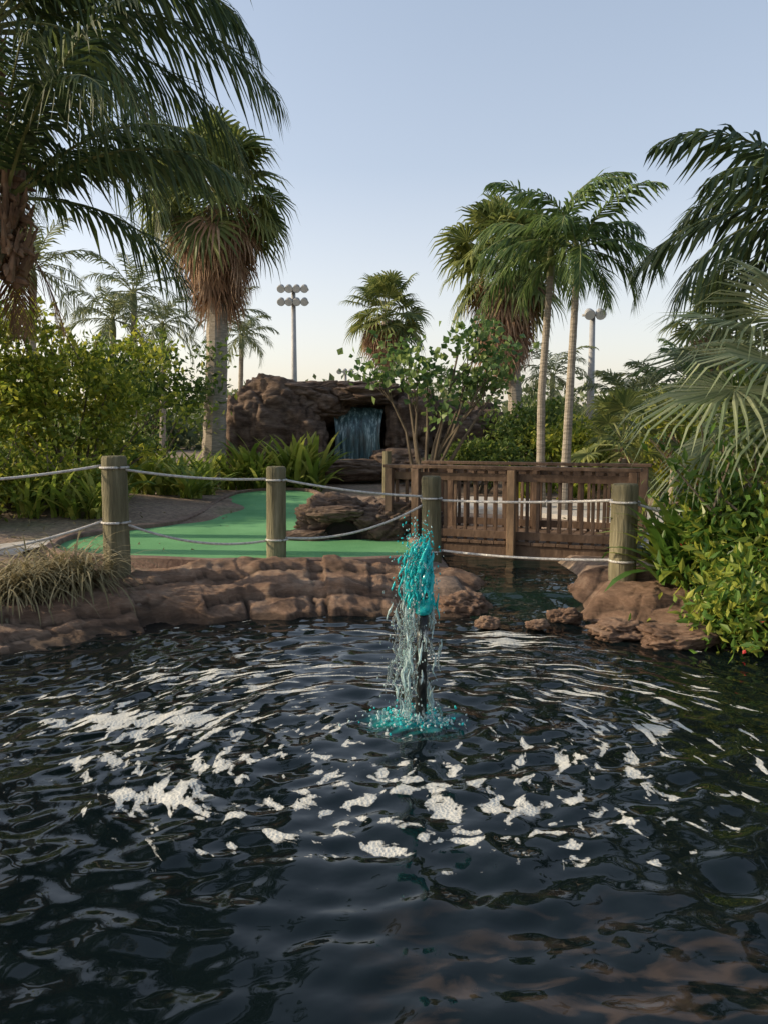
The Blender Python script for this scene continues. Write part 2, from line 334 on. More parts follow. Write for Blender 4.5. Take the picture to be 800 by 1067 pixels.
# ---------------------------------------------------------------- pond water
FX,FY=at(437,748,4.5).x,gnd(437,750).y
def water_mat(name,attr=True,base=(.003,.006,.007)):
    m,nt,b=newmat(name); L=nt.links.new
    b.inputs['Roughness'].default_value=.03; b.inputs['IOR'].default_value=1.333
    b.inputs['Base Color'].default_value=(*base,1); b.inputs['Specular IOR Level'].default_value=.5
    tc=N(nt,'ShaderNodeTexCoord')
    nb=N(nt,'ShaderNodeTexNoise'); nb.inputs['Scale'].default_value=8; nb.inputs['Detail'].default_value=2
    L(tc.outputs['Object'],nb.inputs['Vector'])
    bp=N(nt,'ShaderNodeBump'); bp.inputs['Strength'].default_value=.18; bp.inputs['Distance'].default_value=.02
    L(nb.outputs['Fac'],bp.inputs['Height'])
    if attr:
        at_=N(nt,'ShaderNodeAttribute',attribute_name='foamco'); ad=N(nt,'ShaderNodeAttribute',attribute_name='foamdens')
        ac=N(nt,'ShaderNodeAttribute',attribute_name='cyan'); ash=N(nt,'ShaderNodeAttribute',attribute_name='shallow')
        n1=N(nt,'ShaderNodeTexNoise'); n1.inputs['Scale'].default_value=4.4; n1.inputs['Detail'].default_value=4; n1.inputs['Roughness'].default_value=.5; n1.inputs['Distortion'].default_value=.6
        L(at_.outputs['Vector'],n1.inputs['Vector'])
        n2=N(nt,'ShaderNodeTexNoise'); n2.inputs['Scale'].default_value=24; n2.inputs['Detail'].default_value=4; n2.inputs['Roughness'].default_value=.6; L(tc.outputs['Object'],n2.inputs['Vector'])
        s1=N(nt,'ShaderNodeMath',operation='MULTIPLY_ADD'); s1.inputs[1].default_value=.17; L(n2.outputs['Fac'],s1.inputs[0]); L(n1.outputs['Fac'],s1.inputs[2])
        s2=N(nt,'ShaderNodeMath',operation='ADD'); L(s1.outputs[0],s2.inputs[0]); L(ad.outputs['Fac'],s2.inputs[1])
        r=ramp(nt,[(.662,0),(.694,.8),(.76,1)]); L(s2.outputs[0],r.inputs['Fac'])
        vo=N(nt,'ShaderNodeTexVoronoi'); vo.inputs['Scale'].default_value=70; L(tc.outputs['Object'],vo.inputs['Vector'])
        rv=ramp(nt,[(.0,.65),(.5,1.0)]); L(vo.outputs['Distance'],rv.inputs['Fac'])
        fc=N(nt,'ShaderNodeMix',data_type='RGBA',blend_type='MULTIPLY'); fc.inputs[0].default_value=1; fc.inputs[6].default_value=(.56,.56,.52,1); L(rv.outputs['Color'],fc.inputs[7])
        foam=N(nt,'ShaderNodeBsdfPrincipled'); L(fc.outputs[2],foam.inputs['Base Color']); foam.inputs['Roughness'].default_value=.7
        b2=N(nt,'ShaderNodeBump'); b2.inputs['Strength'].default_value=.5; b2.inputs['Distance'].default_value=.008; L(vo.outputs['Distance'],b2.inputs['Height']); L(b2.outputs[0],foam.inputs['Normal'])
        mp3=N(nt,'ShaderNodeMapping'); mp3.inputs['Scale'].default_value=(1,2.2,1); L(tc.outputs['Object'],mp3.inputs['Vector'])
        n3=N(nt,'ShaderNodeTexNoise'); n3.inputs['Scale'].default_value=4.5; n3.inputs['Detail'].default_value=4; n3.inputs['Distortion'].default_value=.6; L(mp3.outputs[0],n3.inputs['Vector'])
        r3=ramp(nt,[(.50,0),(.64,1)]); L(n3.outputs['Fac'],r3.inputs['Fac'])
        k3=N(nt,'ShaderNodeMath',operation='MULTIPLY'); L(r3.outputs['Color'],k3.inputs[0]); L(ash.outputs['Fac'],k3.inputs[1])
        bm_=N(nt,'ShaderNodeMix',data_type='RGBA'); L(k3.outputs[0],bm_.inputs[0]); bm_.inputs[6].default_value=(*base,1); bm_.inputs[7].default_value=(.05,.036,.027,1)
        cm=N(nt,'ShaderNodeMix',data_type='RGBA'); L(ac.outputs['Fac'],cm.inputs[0]); L(bm_.outputs[2],cm.inputs[6]); cm.inputs[7].default_value=(.02,.38,.38,1)
        L(cm.outputs[2],b.inputs['Base Color'])
        mx=N(nt,'ShaderNodeMixShader'); k=N(nt,'ShaderNodeMath',operation='MULTIPLY'); k.inputs[1].default_value=.9; L(r.outputs['Color'],k.inputs[0]); L(k.outputs[0],mx.inputs[0])
        L(b.outputs[0],mx.inputs[1]); L(foam.outputs[0],mx.inputs[2]); L(mx.outputs[0],nt.nodes['Material Output'].inputs['Surface'])
    L(bp.outputs[0],b.inputs['Normal'])
    return m
M_water=water_mat('pond_water_surface'); M_stream=water_mat('stream_water',False,(.008,.018,.014))
xs=np.arange(-4.3,4.31,.02); ys=np.arange(-.4,7.3,.02)
X,Y=np.meshgrid(xs,ys); dx=X-FX; dy=Y-FY; R=np.hypot(dx,dy)
Z=np.zeros_like(X)
warp=.14*np.sin(X*2.3+1)+.14*np.sin(Y*1.9+X*1.1)
Z+=.0054*np.sin(2*pi*(R+warp*.7)/.25)*np.exp(-R*.25)*np.clip(R*3,0,1)
Z+=.0030*np.sin(2*pi*(R+warp)/.15+1)*np.exp(-R*.5)*np.clip(R*3,0,1)
for i in range(64):
    lam=.10*(5.0**npr.uniform(0,1)); a=npr.uniform(0,2*pi); ph=npr.uniform(0,2*pi)
    amp=.00108*(lam/.2)**.9
    mod=.5+.5*np.sin(X*npr.uniform(.5,2.)+Y*npr.uniform(.5,2.)+ph*2)
    Z+=amp*mod*np.sin(2*pi*(X*math.cos(a)+Y*math.sin(a))/lam+ph+1.2*np.sin(X*1.3+Y*.9+i))
Z+=.012*np.exp(-(R/.12)**2)
th=np.arctan2(dx,-dy)
fco=np.stack([R*2.0+.35*np.sin(X*2), th*(R+.3)*1.45+.3*np.sin(Y*2.2), 0*R],-1).reshape(-1,3)
dens=np.full(X.shape,-.125)
ring=np.exp(-((R-1.15)/.9)**2); dens+=.13*ring*(.85+.15*np.cos(th+.4))
for px,py,rx,ry,w in [(110,752,.40,.22,.22),(200,748,.3,.12,.14),(170,825,.16,.1,.24),(105,792,.16,.08,.22),(215,798,.14,.07,.15),(430,815,.16,.07,.13),(490,843,.16,.07,.15),(532,835,.12,.06,.13),(450,908,.12,.03,.22),(400,885,.12,.03,.18),(330,895,.08,.03,.2),(528,665,.3,.28,.25),(600,790,.3,.1,.09),(575,866,.07,.03,.2),(640,858,.07,.03,.18),(680,760,.2,.1,.1),(300,700,.8,.4,.07),(145,706,.4,.2,.13),(245,850,.1,.03,.22),(60,725,.2,.1,.14),(345,805,.1,.05,.14),(350,832,.12,.04,.12),(480,780,.2,.08,.05),(130,828,.1,.05,.2),(740,855,.08,.03,.15),(600,700,.7,.5,.06)]:
    g=gnd(px,py); dens+=w*np.exp(-((X-g.x)/rx)**2-((Y-g.y)/ry)**2)
dens-=.2*np.clip((3.0-Y)/.6,0,1)
cy=np.clip(1.1*np.exp(-((dx+.06)**2/.19**2+(dy)**2/.15**2))-.12+.3*np.sin(X*40+3*np.sin(Y*31))*np.exp(-(R/.28)**2),0,1)
shal=np.clip((2.7-Y)/.5,0,1)*np.clip((X+.1)/.4,0,1)
inside=((X-PC[0])/(PR[0]+.25))**2+((Y-PC[1])/(PR[1]+.25))**2<1
idx=-np.ones(X.size,int); I=np.where(inside.ravel())[0]; idx[I]=np.arange(len(I))
VV=np.stack([X,Y,Z],-1).reshape(-1,3)[I]
nxw=len(xs); A=(np.arange(len(ys)-1)[:,None]*nxw+np.arange(nxw-1)[None]).ravel()
Q=np.stack([idx[A],idx[A+1],idx[A+1+nxw],idx[A+nxw]],1); Q=Q[(Q>=0).all(1)]
me=bpy.data.meshes.new('pond_water'); me.from_pydata(VV.tolist(),[],Q.tolist()); me.polygons.foreach_set('use_smooth',[True]*len(Q))
for nm,ty,dat in(('foamco','FLOAT_VECTOR',fco[I]),('foamdens','FLOAT',dens.ravel()[I]),('cyan','FLOAT',cy.ravel()[I]),('shallow','FLOAT',shal.ravel()[I])):
    a=me.attributes.new(nm,ty,'POINT'); a.data.foreach_set('vector' if ty!='FLOAT' else 'value',np.ascontiguousarray(dat,dtype=np.float32).ravel())
me.materials.append(M_water); o=bpy.data.objects.new('pond_water',me); sc.collection.objects.link(o)
# stream: dips under the pond surface at its mouth
mb=MB(); ns=150; nw=24
for i in range(ns+1):
    y=6.2+6.3*i/ns; cx=stream_x(y)
    zz=-.05+.055*sst_ if False else -.05+.055/(1+math.exp(-(y-6.65)*14))+.10/(1+math.exp(-(y-7.35)*9))+.02/(1+math.exp(-(y-8.2)*9))
    for j in range(nw+1):
        x=cx+(j/nw-.5)*1.25; mb.v.append((x,y,zz+.016*noise.noise(Vector((x*5,y*7,2)))+.008*noise.noise(Vector((x*14,y*16,5)))))
for i in range(ns):
    for j in range(nw): k=i*(nw+1)+j; mb.f.append((k,k+1,k+nw+2,k+nw+1)); mb.m.append(0)
mb.obj('stream_water',[M_stream],True)
# ---------------------------------------------------------------- rock bank
def fr(p,o=4): return noise.fractal(p,1.0,2.0,o)
def sst(x,w):
    t=min(1,max(0,x/w)); return t*t*(3-2*t)
mb=MB(); NT=1500; NS=84; crev_dark=[]
LAY=[(-.08,.13,11,.85),(.14,.07,23,.62),(.40,.10,37,.75),(.95,.07,51,.5)]
for i in range(NT):
    th_=2*pi*i/NT; ex=cos(th_); ey=sin(th_); cx3=ex*3.65; cy3=ey*3.65
    wdt=1.85+.3*noise.noise(Vector((ex*2,ey*2,5))) if ey>0 else 1.5
    for j in range(NS+1):
        s=(j/NS)**1.35; off=-.2+s*wdt
        bx=PC[0]+ex*(PR[0]+off); by=PC[1]+ey*(PR[1]+off)
        if j==0:
            edges=[]
            for b0,hh,sd,fq in LAY:
                wp=Vector((noise.noise(Vector((cx3*.8,cy3*.8,sd)))*.9,noise.noise(Vector((cx3*.8,cy3*.8,sd+9)))*.9,0))
                dd,pp=noise.voronoi(Vector((cx3*fq,cy3*fq,sd))+wp)
                e=b0+.26*noise.noise(pp[0]*3.7+Vector((sd,0,0)))+.20*noise.noise(Vector((cx3*.7,cy3*.7,sd)))+.10*noise.noise(Vector((cx3*2.3,cy3*2.3,sd)))+.045*noise.noise(Vector((cx3*7,cy3*7,sd)))
                hv=hh*(1+.7*noise.noise(pp[0]*5.1))*(.75+.6*noise.noise(Vector((cx3*.6,cy3*.6,sd+3)))); ckm=max(0,min(1,.5+1.6*noise.noise(Vector((cx3*1.3,cy3*1.3,sd*2)))))
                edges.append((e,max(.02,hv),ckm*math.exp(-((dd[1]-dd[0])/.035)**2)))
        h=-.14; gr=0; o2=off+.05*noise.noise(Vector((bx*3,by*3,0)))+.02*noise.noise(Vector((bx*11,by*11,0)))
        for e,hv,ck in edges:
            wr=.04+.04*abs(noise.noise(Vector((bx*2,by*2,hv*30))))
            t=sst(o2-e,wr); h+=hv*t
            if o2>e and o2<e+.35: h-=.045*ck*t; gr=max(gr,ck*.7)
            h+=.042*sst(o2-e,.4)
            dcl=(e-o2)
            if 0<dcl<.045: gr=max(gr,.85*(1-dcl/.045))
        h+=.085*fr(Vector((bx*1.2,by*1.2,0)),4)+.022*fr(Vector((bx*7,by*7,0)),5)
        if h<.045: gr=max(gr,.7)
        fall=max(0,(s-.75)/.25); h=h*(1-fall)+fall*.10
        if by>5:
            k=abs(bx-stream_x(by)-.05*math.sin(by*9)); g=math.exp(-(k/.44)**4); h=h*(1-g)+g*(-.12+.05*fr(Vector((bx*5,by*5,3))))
        mb.v.append((bx,by,h)); crev_dark.append(min(1,gr))  # per-vertex weight of the darker crevice colour
for i in range(NT):
    i2=(i+1)%NT
    for j in range(NS):
        mb.f.append((i*(NS+1)+j,i*(NS+1)+j+1,i2*(NS+1)+j+1,i2*(NS+1)+j)); mb.m.append(0)
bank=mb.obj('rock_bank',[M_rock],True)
ga=bank.data.attributes.new('crev_dark','FLOAT','POINT'); ga.data.foreach_set('value',crev_dark)
# boulders
import bmesh
def ico(sub):
    bm=bmesh.new(); bmesh.ops.create_icosphere(bm,subdivisions=sub,radius=1); vs=[v.co.copy() for v in bm.verts]; fs=[tuple(v.index for v in f.verts) for f in bm.faces]; bm.free(); return vs,fs
ICO5=ico(6); ICO1=ico(1); ICOM=ico(5)
def boulder(mb,c,r,seed,amp=.25,src=None,mi=0,strata=.0,sq=.6):
    vs,fs=src or ICOM; c=Vector(c); out=[]
    for v in vs:
        p=Vector((math.copysign(abs(v.x)**sq,v.x),math.copysign(abs(v.y)**sq,v.y),math.copysign(abs(v.z)**(sq),v.z)))
        k=1+amp*fr(v*1.4+Vector((seed,0,0)),5)+amp*.35*fr(v*5+Vector((0,seed,0)),4)
        d,_=noise.voronoi(v*2.0+Vector((seed,seed,0))); k-=amp*.35*math.exp(-((d[1]-d[0])/.06)**2)
        out.append(c+Vector((p.x*r[0]*k,p.y*r[1]*k,p.z*r[2]*k)))
    mb.add(out,fs,mi)
mb=MB()
for px,py,rx,rz,sd in[(482,624,.22,.12,1),(612,612,.18,.12,3),(645,648,.22,.08,4),(705,655,.28,.09,6),(588,634,.13,.07,10),(508,640,.10,.05,12),(560,642,.09,.04,14)]:
    g=gnd(px,py,.12); boulder(mb,(g.x,g.y,.05),(rx,rx*.75,rz),sd*3.3,.32,ICOM,sq=.85)
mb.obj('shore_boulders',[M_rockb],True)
# small cave rock on the green
cr=empty('cave_rock')
mb=MB(); g=at(362,556,9.9)
boulder(mb,(g.x-.05,g.y+.35,.42),(.62,.45,.34),21,.30,ICO5,sq=.8)
boulder(mb,(g.x+.62,g.y+.15,.38),(.52,.42,.36),25,.30,ICO5,sq=.8)
boulder(mb,(g.x-.48,g.y-.05,.30),(.30,.22,.10),27,.25,ICOM,sq=.8)
boulder(mb,(g.x-.12,g.y-.03,.60),(.38,.22,.10),29,.25,ICOM,sq=.8)
mb.obj('rock_shell',[M_rockd],True,cr)
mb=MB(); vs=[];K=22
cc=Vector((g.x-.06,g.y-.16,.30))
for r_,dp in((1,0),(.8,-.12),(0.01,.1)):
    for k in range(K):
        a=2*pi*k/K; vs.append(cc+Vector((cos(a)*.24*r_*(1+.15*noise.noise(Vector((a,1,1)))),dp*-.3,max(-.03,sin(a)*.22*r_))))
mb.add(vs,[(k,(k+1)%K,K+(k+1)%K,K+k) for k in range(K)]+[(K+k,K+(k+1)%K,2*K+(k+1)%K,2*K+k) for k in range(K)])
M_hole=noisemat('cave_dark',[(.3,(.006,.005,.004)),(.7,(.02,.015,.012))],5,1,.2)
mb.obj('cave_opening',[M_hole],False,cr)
# ---------------------------------------------------------------- green
def smooth_loop(P,n=8):
    out=[]; K=len(P)
    for i in range(K):
        a,b,c,d=P[i-1],P[i],P[(i+1)%K],P[(i+2)%K]
        for k in range(n):
            t=k/n; out.append(.5*((2*b)+(c-a)*t+(2*a-5*b+4*c-d)*t*t+(3*b-a-3*c+d)*t**3))
    return out
gp=[(66,578),(150,584),(240,587),(330,586),(415,584),(436,577),(428,566),(405,556),(375,545),(345,530),(333,518),(318,512),(285,511),(252,514),(232,522),(218,533),(190,545),(150,551),(105,557),(68,565)]
loop=smooth_loop([gnd(a,b,.285) for a,b in gp])
mb=MB(); mb.add(loop,[tuple(range(len(loop)))]); bmg=mb.obj('putting_green',[M_turf])
mb=MB(); K=len(loop); vs=[]
for i in range(K):
    t=(loop[(i+1)%K]-loop[i-1]).normalized(); nrm=Vector((t.y,-t.x,0))
    p=loop[i]; hh=.045+.012*noise.noise(p*3)
    for o_,z in((-.0,-.15),(-.0,hh),(.02,hh+.012),(.09,hh+.012),(.11,hh),(.11,-.15)): vs.append(p+nrm*o_+Vector((0,0,z)))
fs=[(i*6+j,i*6+j+1,((i+1)%K)*6+j+1,((i+1)%K)*6+j) for i in range(K) for j in range(5)]
mb.add(vs,fs); mb.obj('green_curb',[M_curb],False)
# paths
def strip(name,pts,w,z,mat):
    P=[Vector(p) for p in pts]; out=[]
    for i in range(len(P)-1):
        for k in range(10): out.append(P[i].lerp(P[i+1],k/10))
    out.append(P[-1])
    for _ in range(12): out=[out[0]]+[(out[i-1]+out[i]*2+out[i+1])/4 for i in range(1,len(out)-1)]+[out[-1]]
    mb=MB(); vs=[]
    for i,p in enumerate(out):
        t=(out[min(i+1,len(out)-1)]-out[max(i-1,0)]).normalized(); n=Vector((-t.y,t.x,0))
        for sgn,zz in((-1,-.2),(-1,0),(1,0),(1,-.2)): vs.append(Vector((p.x,p.y,z+zz))+n*sgn*w/2)
    mb.add(vs,[(i*4+j,i*4+j+1,i*4+j+5,i*4+j+4) for i in range(len(out)-1) for j in range(3)])
    return mb.obj(name,[mat])
strip('path',[(2.75,9.4),(4.2,9.9),(6,10.6),(9,12.5),(14,18)],1.5,.305,M_path)
strip('path',[(1.2,15.2),(3.0,14.2),(4.2,12.8),(4.6,11.2),(4.6,10.2)],2.4,.298,M_path)
strip('path',[(-14,11.4),(-8,10.1),(-5.2,9.5),(-3.95,9.4)],1.2,.28,M_path)
# ---------------------------------------------------------------- bridge
br=empty('wooden_footbridge'); A=Vector((.09,9.85,0)); B=Vector((2.72,8.75,0)); u=(B-A).normalized(); Lb=(B-A).length; nv=Vector((-u.y,u.x,0)); Zu=Vector((0,0,1))
def bridge_rail(off,tag):
    mb=MB(); m2=MB()
    for k,t in enumerate((0,.12,.53,1)):
        p=A+u*(Lb*t)+nv*off
        (m2 if k==2 and off==0 else mb).box(p+Zu*.66-nv*.06,u*.09,nv*.09,Zu*1.0)
    for z,hh in((1.07,.09),(.40,.09)):
        mb.box(A+u*Lb/2+nv*(off+.01)+Zu*z,u*Lb,nv*.035,Zu*hh)
    mb.box(A+u*Lb/2+nv*off+Zu*1.185,u*(Lb+.16),nv*.15,Zu*.038)
    n=int(Lb/.120)
    for i in range(n):
        t=(i+.5)/n; p=A+u*Lb*t+nv*(off+.045+rnd.uniform(-.003,.003))
        mb.box(p+Zu*(.72+rnd.uniform(-.012,.012)),u*.038+nv*rnd.uniform(-.003,.003),nv*.03,Zu*.86+u*rnd.uniform(-.014,.014))
    mb.obj('railing_'+tag,[M_wood],False,br,.004)
    if m2.v: m2.obj('newel_post',[M_woodL],False,br,.006)
bridge_rail(0,'near'); bridge_rail(1.35,'far')
mb=MB()
n=int((Lb+.3)/.145)
for i in range(n):
    p=A-u*.15+u*(i+.5)*.145+nv*.68; mb.box(p+Zu*(.31+rnd.uniform(-.003,.003)),u*.138,nv*1.42,Zu*.035)
for off in(.02,1.33): mb.box(A+u*Lb/2+nv*off+Zu*.20,u*(Lb+.3),nv*.05,Zu*.18)
mb.obj('deck',[M_wood],False,br,.003)
# ---------------------------------------------------------------- fence
posts=[(119,475,7.4,-.05,.117),(288,486,8.35,-.05,.103),(449,496,8.6,-.1,.105),(651,504,7.2,-.05,.12)]
PT=[]
for px,py,d,zb,r in posts:
    t=at(px,py,d); mb=MB(); K=22; lean=rnd.uniform(-.02,.02)
    pts=[Vector((t.x+lean*(1-i/K),t.y,zb+(t.z-.02-zb)*i/K)) for i in range(K+1)]+[Vector((t.x,t.y,t.z))]
    rr=[r*(1.03-.06*i/K)*(1+.04*noise.noise(Vector((i*.6,px,0)))) for i in range(K+1)]+[r*.86]
    mb.tube(pts,rr,24,0)
    for q in range(len(mb.v)):
        v=mb.v[q]; a_=math.atan2(v[1]-t.y,v[0]-t.x); k_=1+.03*noise.noise(Vector((cos(a_)*3,sin(a_)*3,v[2]*1.2+px)))
        mb.v[q]=(t.x+(v[0]-t.x)*k_,t.y+(v[1]-t.y)*k_,v[2])
    o=mb.obj('fence_post',[M_post]); PT.append((t,r))
    for p in o.data.polygons: p.use_smooth=len(p.vertices)==4
def rope(a,b,sag):
    mb=MB(); K=26; pts=[a.lerp(b,i/K)-Vector((0,0,sag*4*(i/K)*(1-i/K))) for i in range(K+1)]
    mb.tube(pts,.0125,8,0); return mb
def pin(k,py,dx=0):
    t,r=PT[k]; q=at(posts[k][0],py,t.y); return Vector((q.x+dx,t.y-r*.2,q.z))
ropes=MB()
def addrope(a,b,s):
    m=rope(a,b,s); ropes.add(m.v,m.f)
Lf=at(-150,505,6.7); Lf2=at(-150,586,6.7)
addrope(Lf,pin(0,485,-.1),.05); addrope(pin(0,489,.1),pin(1,499,-.09),.035); addrope(pin(1,500,.09),pin(2,517,-.09),.03); addrope(pin(2,521,.09),pin(3,521,-.1),.02); addrope(pin(3,525,.1),at(860,560,7.0),.07)
addrope(Lf2,pin(0,543,-.1),.10); addrope(pin(0,545,.1),pin(1,563,-.09),.10); addrope(pin(1,560,.09),pin(2,526,-.09),.12); addrope(pin(2,573,.09),pin(3,583,-.1),.03); addrope(pin(3,586,.1),at(860,600,6.8),.05)
for k in range(4):
    for z in((487,500,519,523)[k],(544,562,574,584)[k]):
        t,r=PT[k]; zc=at(posts[k][0],z,t.y).z
        ropes.tube([Vector((t.x+cos(a)*(r+.008),t.y+sin(a)*(r+.008),zc)) for a in [2*pi*i/24 for i in range(25)]],.011,6,0)
ropes.obj('rope_rail',[M_rope],True)
for px in (403,):
    a=at(px,470,17); mb=MB(); mb.tube([Vector((a.x,a.y,.2)),a],[.1,.09],12); mb.obj('fence_post',[M_post])
# ---------------------------------------------------------------- fountain
fo=empty('pond_fountain')
mb=MB(); mb.tube([Vector((FX,FY,-.6)),Vector((FX,FY,.3)),Vector((FX+.012,FY,.70))],[.032,.032,.030],16)
mb.tube([Vector((FX+.012,FY,.69)),Vector((FX+.012,FY,.73))],[.038,.036],16)
M_pipe=noisemat('algae_pipe',[(.42,(.008,.008,.008)),(.56,(.03,.03,.028)),(.66,(.45,.45,.42))],22,.35,.5,40,(1,1,.6))
mb.obj('pipe',[M_pipe],True,fo)
top=Vector((FX+.012,FY,.72)); mc=MB(); mcy=MB(); ms=MB()
def drop(mb,p,v,r,st):
    d=v.normalized() if v.length>1e-6 else Vector((0,0,1)); ref=Vector((1,0,0)) if abs(d.x)<.8 else Vector((0,1,0)); a=d.cross(ref).normalized(); b=d.cross(a)
    mb.add([p+d*(q.z*r*st)+a*(q.x*r)+b*(q.y*r) for q in ICO1[0]],ICO1[1])
pts=[];rr=[]
for i in range(26):
    t=i/25; pts.append(top+Vector((.010*noise.noise(Vector((3,t*5,0))),0,-.12+.39*t))); rr.append(.037*(1-.5*t**2)*(1+.45*noise.noise(Vector((t*9,1,4)))))
rr[-1]=.004; mcy.tube(pts,rr,16)
for s in range(17):
    pts=[];rr=[]; a0=rnd.uniform(0,2*pi); o=rnd.uniform(.01,.034); hh=rnd.uniform(.17,.31)
    for i in range(18):
        t=i/17; w=o*(.9+t*.8); pts.append(top+Vector((cos(a0+t*2.5)*w+.014*noise.noise(Vector((s,t*6,0))),sin(a0+t*2.5)*w,-.10+(hh+.10)*t))); rr.append((.018*(1-t*.5))*(1+.8*noise.noise(Vector((t*8,s,4)))))
    rr[-1]=.003; mcy.tube(pts,rr,10)
for i in range(110):
    az=rnd.uniform(0,2*pi); r=abs(rnd.gauss(0,.034)); drop(mcy,top+Vector((cos(az)*r,sin(az)*r,rnd.uniform(-.02,.31))),Vector((rnd.gauss(0,.4),rnd.gauss(0,.4),1)),rnd.uniform(.003,.009),rnd.uniform(1,2.5))
g_=9.8
for i in range(105):
    az=rnd.uniform(0,2*pi); vh=abs(rnd.gauss(0,.08))+.11; vz=rnd.uniform(1.5,2.4)
    if rnd.random()<.45: az=rnd.uniform(2.3,4.2)
    v0=Vector((cos(az)*vh*(1.2 if cos(az)<0 else .75),sin(az)*vh,vz)); T=(vz+math.sqrt(vz*vz+2*g_*.72))/g_
    t0=rnd.uniform(.12,.75)*T
    for rep in range(3):
        t1=min(T,t0+rnd.uniform(.03,.10)*T); K=9; pts=[];rr=[]
        for k in range(K+1):
            t=t0+(t1-t0)*k/K; p=top+v0*t+Vector((0,0,-.5*g_*t*t)); p+=Vector((noise.noise(p*13+Vector((i,0,0)))*.03,noise.noise(p*13+Vector((0,i,0)))*.03,0))
            pts.append(p); rr.append(.006*math.sin(pi*(k+.4)/(K+.8))*(1+.9*noise.noise(Vector((k*.9,i,rep))))+.001)
        zt=pts[0].z
        (mcy if zt>.70 and rnd.random()<.75 else (ms if rnd.random()<.3 else mc)).tube(pts,rr,6)
        t0=t1+rnd.uniform(.03,.16)*T
        if t0>T*.97: break
    for k in range(11):
        t=rnd.uniform(.1,1)*T; p=top+v0*t*rnd.uniform(.9,1.25)+Vector((0,0,-.5*g_*t*t)); v=v0+Vector((0,0,-g_*t))
        p+=Vector((rnd.gauss(0,.016),rnd.gauss(0,.016),0))
        if p.z<0: continue
        tgt=mcy if (p.z>.78 and rnd.random()<.7) or (p.z<.12 and rnd.random()<.5) else rnd.choice((mc,ms))
        drop(tgt,p,v,rnd.uniform(.002,.0055),rnd.uniform(1,2.2))
for i in range(720):
    az=rnd.uniform(0,2*pi); r=abs(rnd.gauss(0,.095)); p=Vector((FX-.05+cos(az)*r*1.35,FY+sin(az)*r,abs(rnd.gauss(0,.03*math.exp(-r*4)))+.003))
    drop(rnd.choice((mcy,ms,ms,mc)),p,Vector((rnd.gauss(0,.5),rnd.gauss(0,.5),1)),rnd.uniform(.003,.009),rnd.uniform(.7,1.8))
mc.obj('clear_spray',[M_clear],True,fo); mcy.obj('cyan_jet',[M_cyan],True,fo); ms.obj('white_spray',[M_spray],True,fo)
# ---------------------------------------------------------------- waterfall rock mass
wf=empty('waterfall_rock'); mb=MB(); D=22
def rk(px,py,d,rx,ry,rz,sd,amp=.20,st=0): c=at(px,py,d); boulder(mb,c,(rx,ry,rz),sd,amp,ICO5 if rx>1.2 else ICOM,0,st,.75)
rk(292,455,22,1.35,1.3,1.6,41); rk(262,462,21.5,.75,.9,1.3,43); rk(316,420,22.3,1.5,1.2,.62,45,.2); rk(378,412,22.6,1.25,1.35,.36,47,.18)
rk(372,455,24.0,1.6,.9,1.3,49); rk(427,444,22.3,.7,1.1,1.05,51); rk(470,448,22.6,1.5,1.0,.8,53); rk(520,455,22.6,.9,.8,.55,55)
rk(322,470,21.2,.5,.6,.85,57); rk(418,482,20.7,.8,.6,.35,59,.2); rk(360,490,20.2,1.1,.5,.28,61,.2); rk(300,492,20.2,.9,.5,.25,65,.2)
rk(460,490,19.5,1.1,.5,.3,67,.2)
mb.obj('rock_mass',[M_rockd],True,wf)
def fallmat():
    m,nt,b=newmat('falling_water'); L=nt.links.new
    tc=N(nt,'ShaderNodeTexCoord'); mp=N(nt,'ShaderNodeMapping'); mp.inputs['Scale'].default_value=(7,7,.6); L(tc.outputs['Object'],mp.inputs['Vector'])
    n=N(nt,'ShaderNodeTexNoise'); n.inputs['Scale'].default_value=1.6; n.inputs['Detail'].default_value=7; n.inputs['Roughness'].default_value=.7; L(mp.outputs[0],n.inputs['Vector'])
    r=ramp(nt,[(.38,(.014,.03,.035)),(.53,(.07,.14,.155)),(.67,(.46,.58,.60))]); L(n.outputs['Fac'],r.inputs['Fac']); L(r.outputs['Color'],b.inputs['Base Color'])
    b.inputs['Roughness'].default_value=.3
    bp=N(nt,'ShaderNodeBump'); bp.inputs['Strength'].default_value=.6; L(n.outputs['Fac'],bp.inputs['Height']); L(bp.outputs[0],b.inputs['Normal']); return m
mb=MB(); a=at(373,424,21.85); zb=at(373,488,21.3).z; nxw_,nz_=36,24
for j in range(nz_+1):
    t=j/nz_
    for i in range(nxw_+1):
        q=i/nxw_; x=a.x+(q-.5)*1.4*(1-.16*math.sin(t*3)); yy=a.y-.3*math.sin(min(1,t*1.6)*pi/2)+.10*noise.noise(Vector((x*5,t,0)))
        mb.v.append((x,yy,a.z-.10*abs(q-.5)+.05*noise.noise(Vector((x*4,0,0)))*(1-t)+(zb-a.z)*t**1.2))
for j in range(nz_):
    for i in range(nxw_): k=j*(nxw_+1)+i; mb.f.append((k,k+1,k+nxw_+2,k+nxw_+1)); mb.m.append(0)
mb.obj('waterfall',[fallmat()],True,wf)
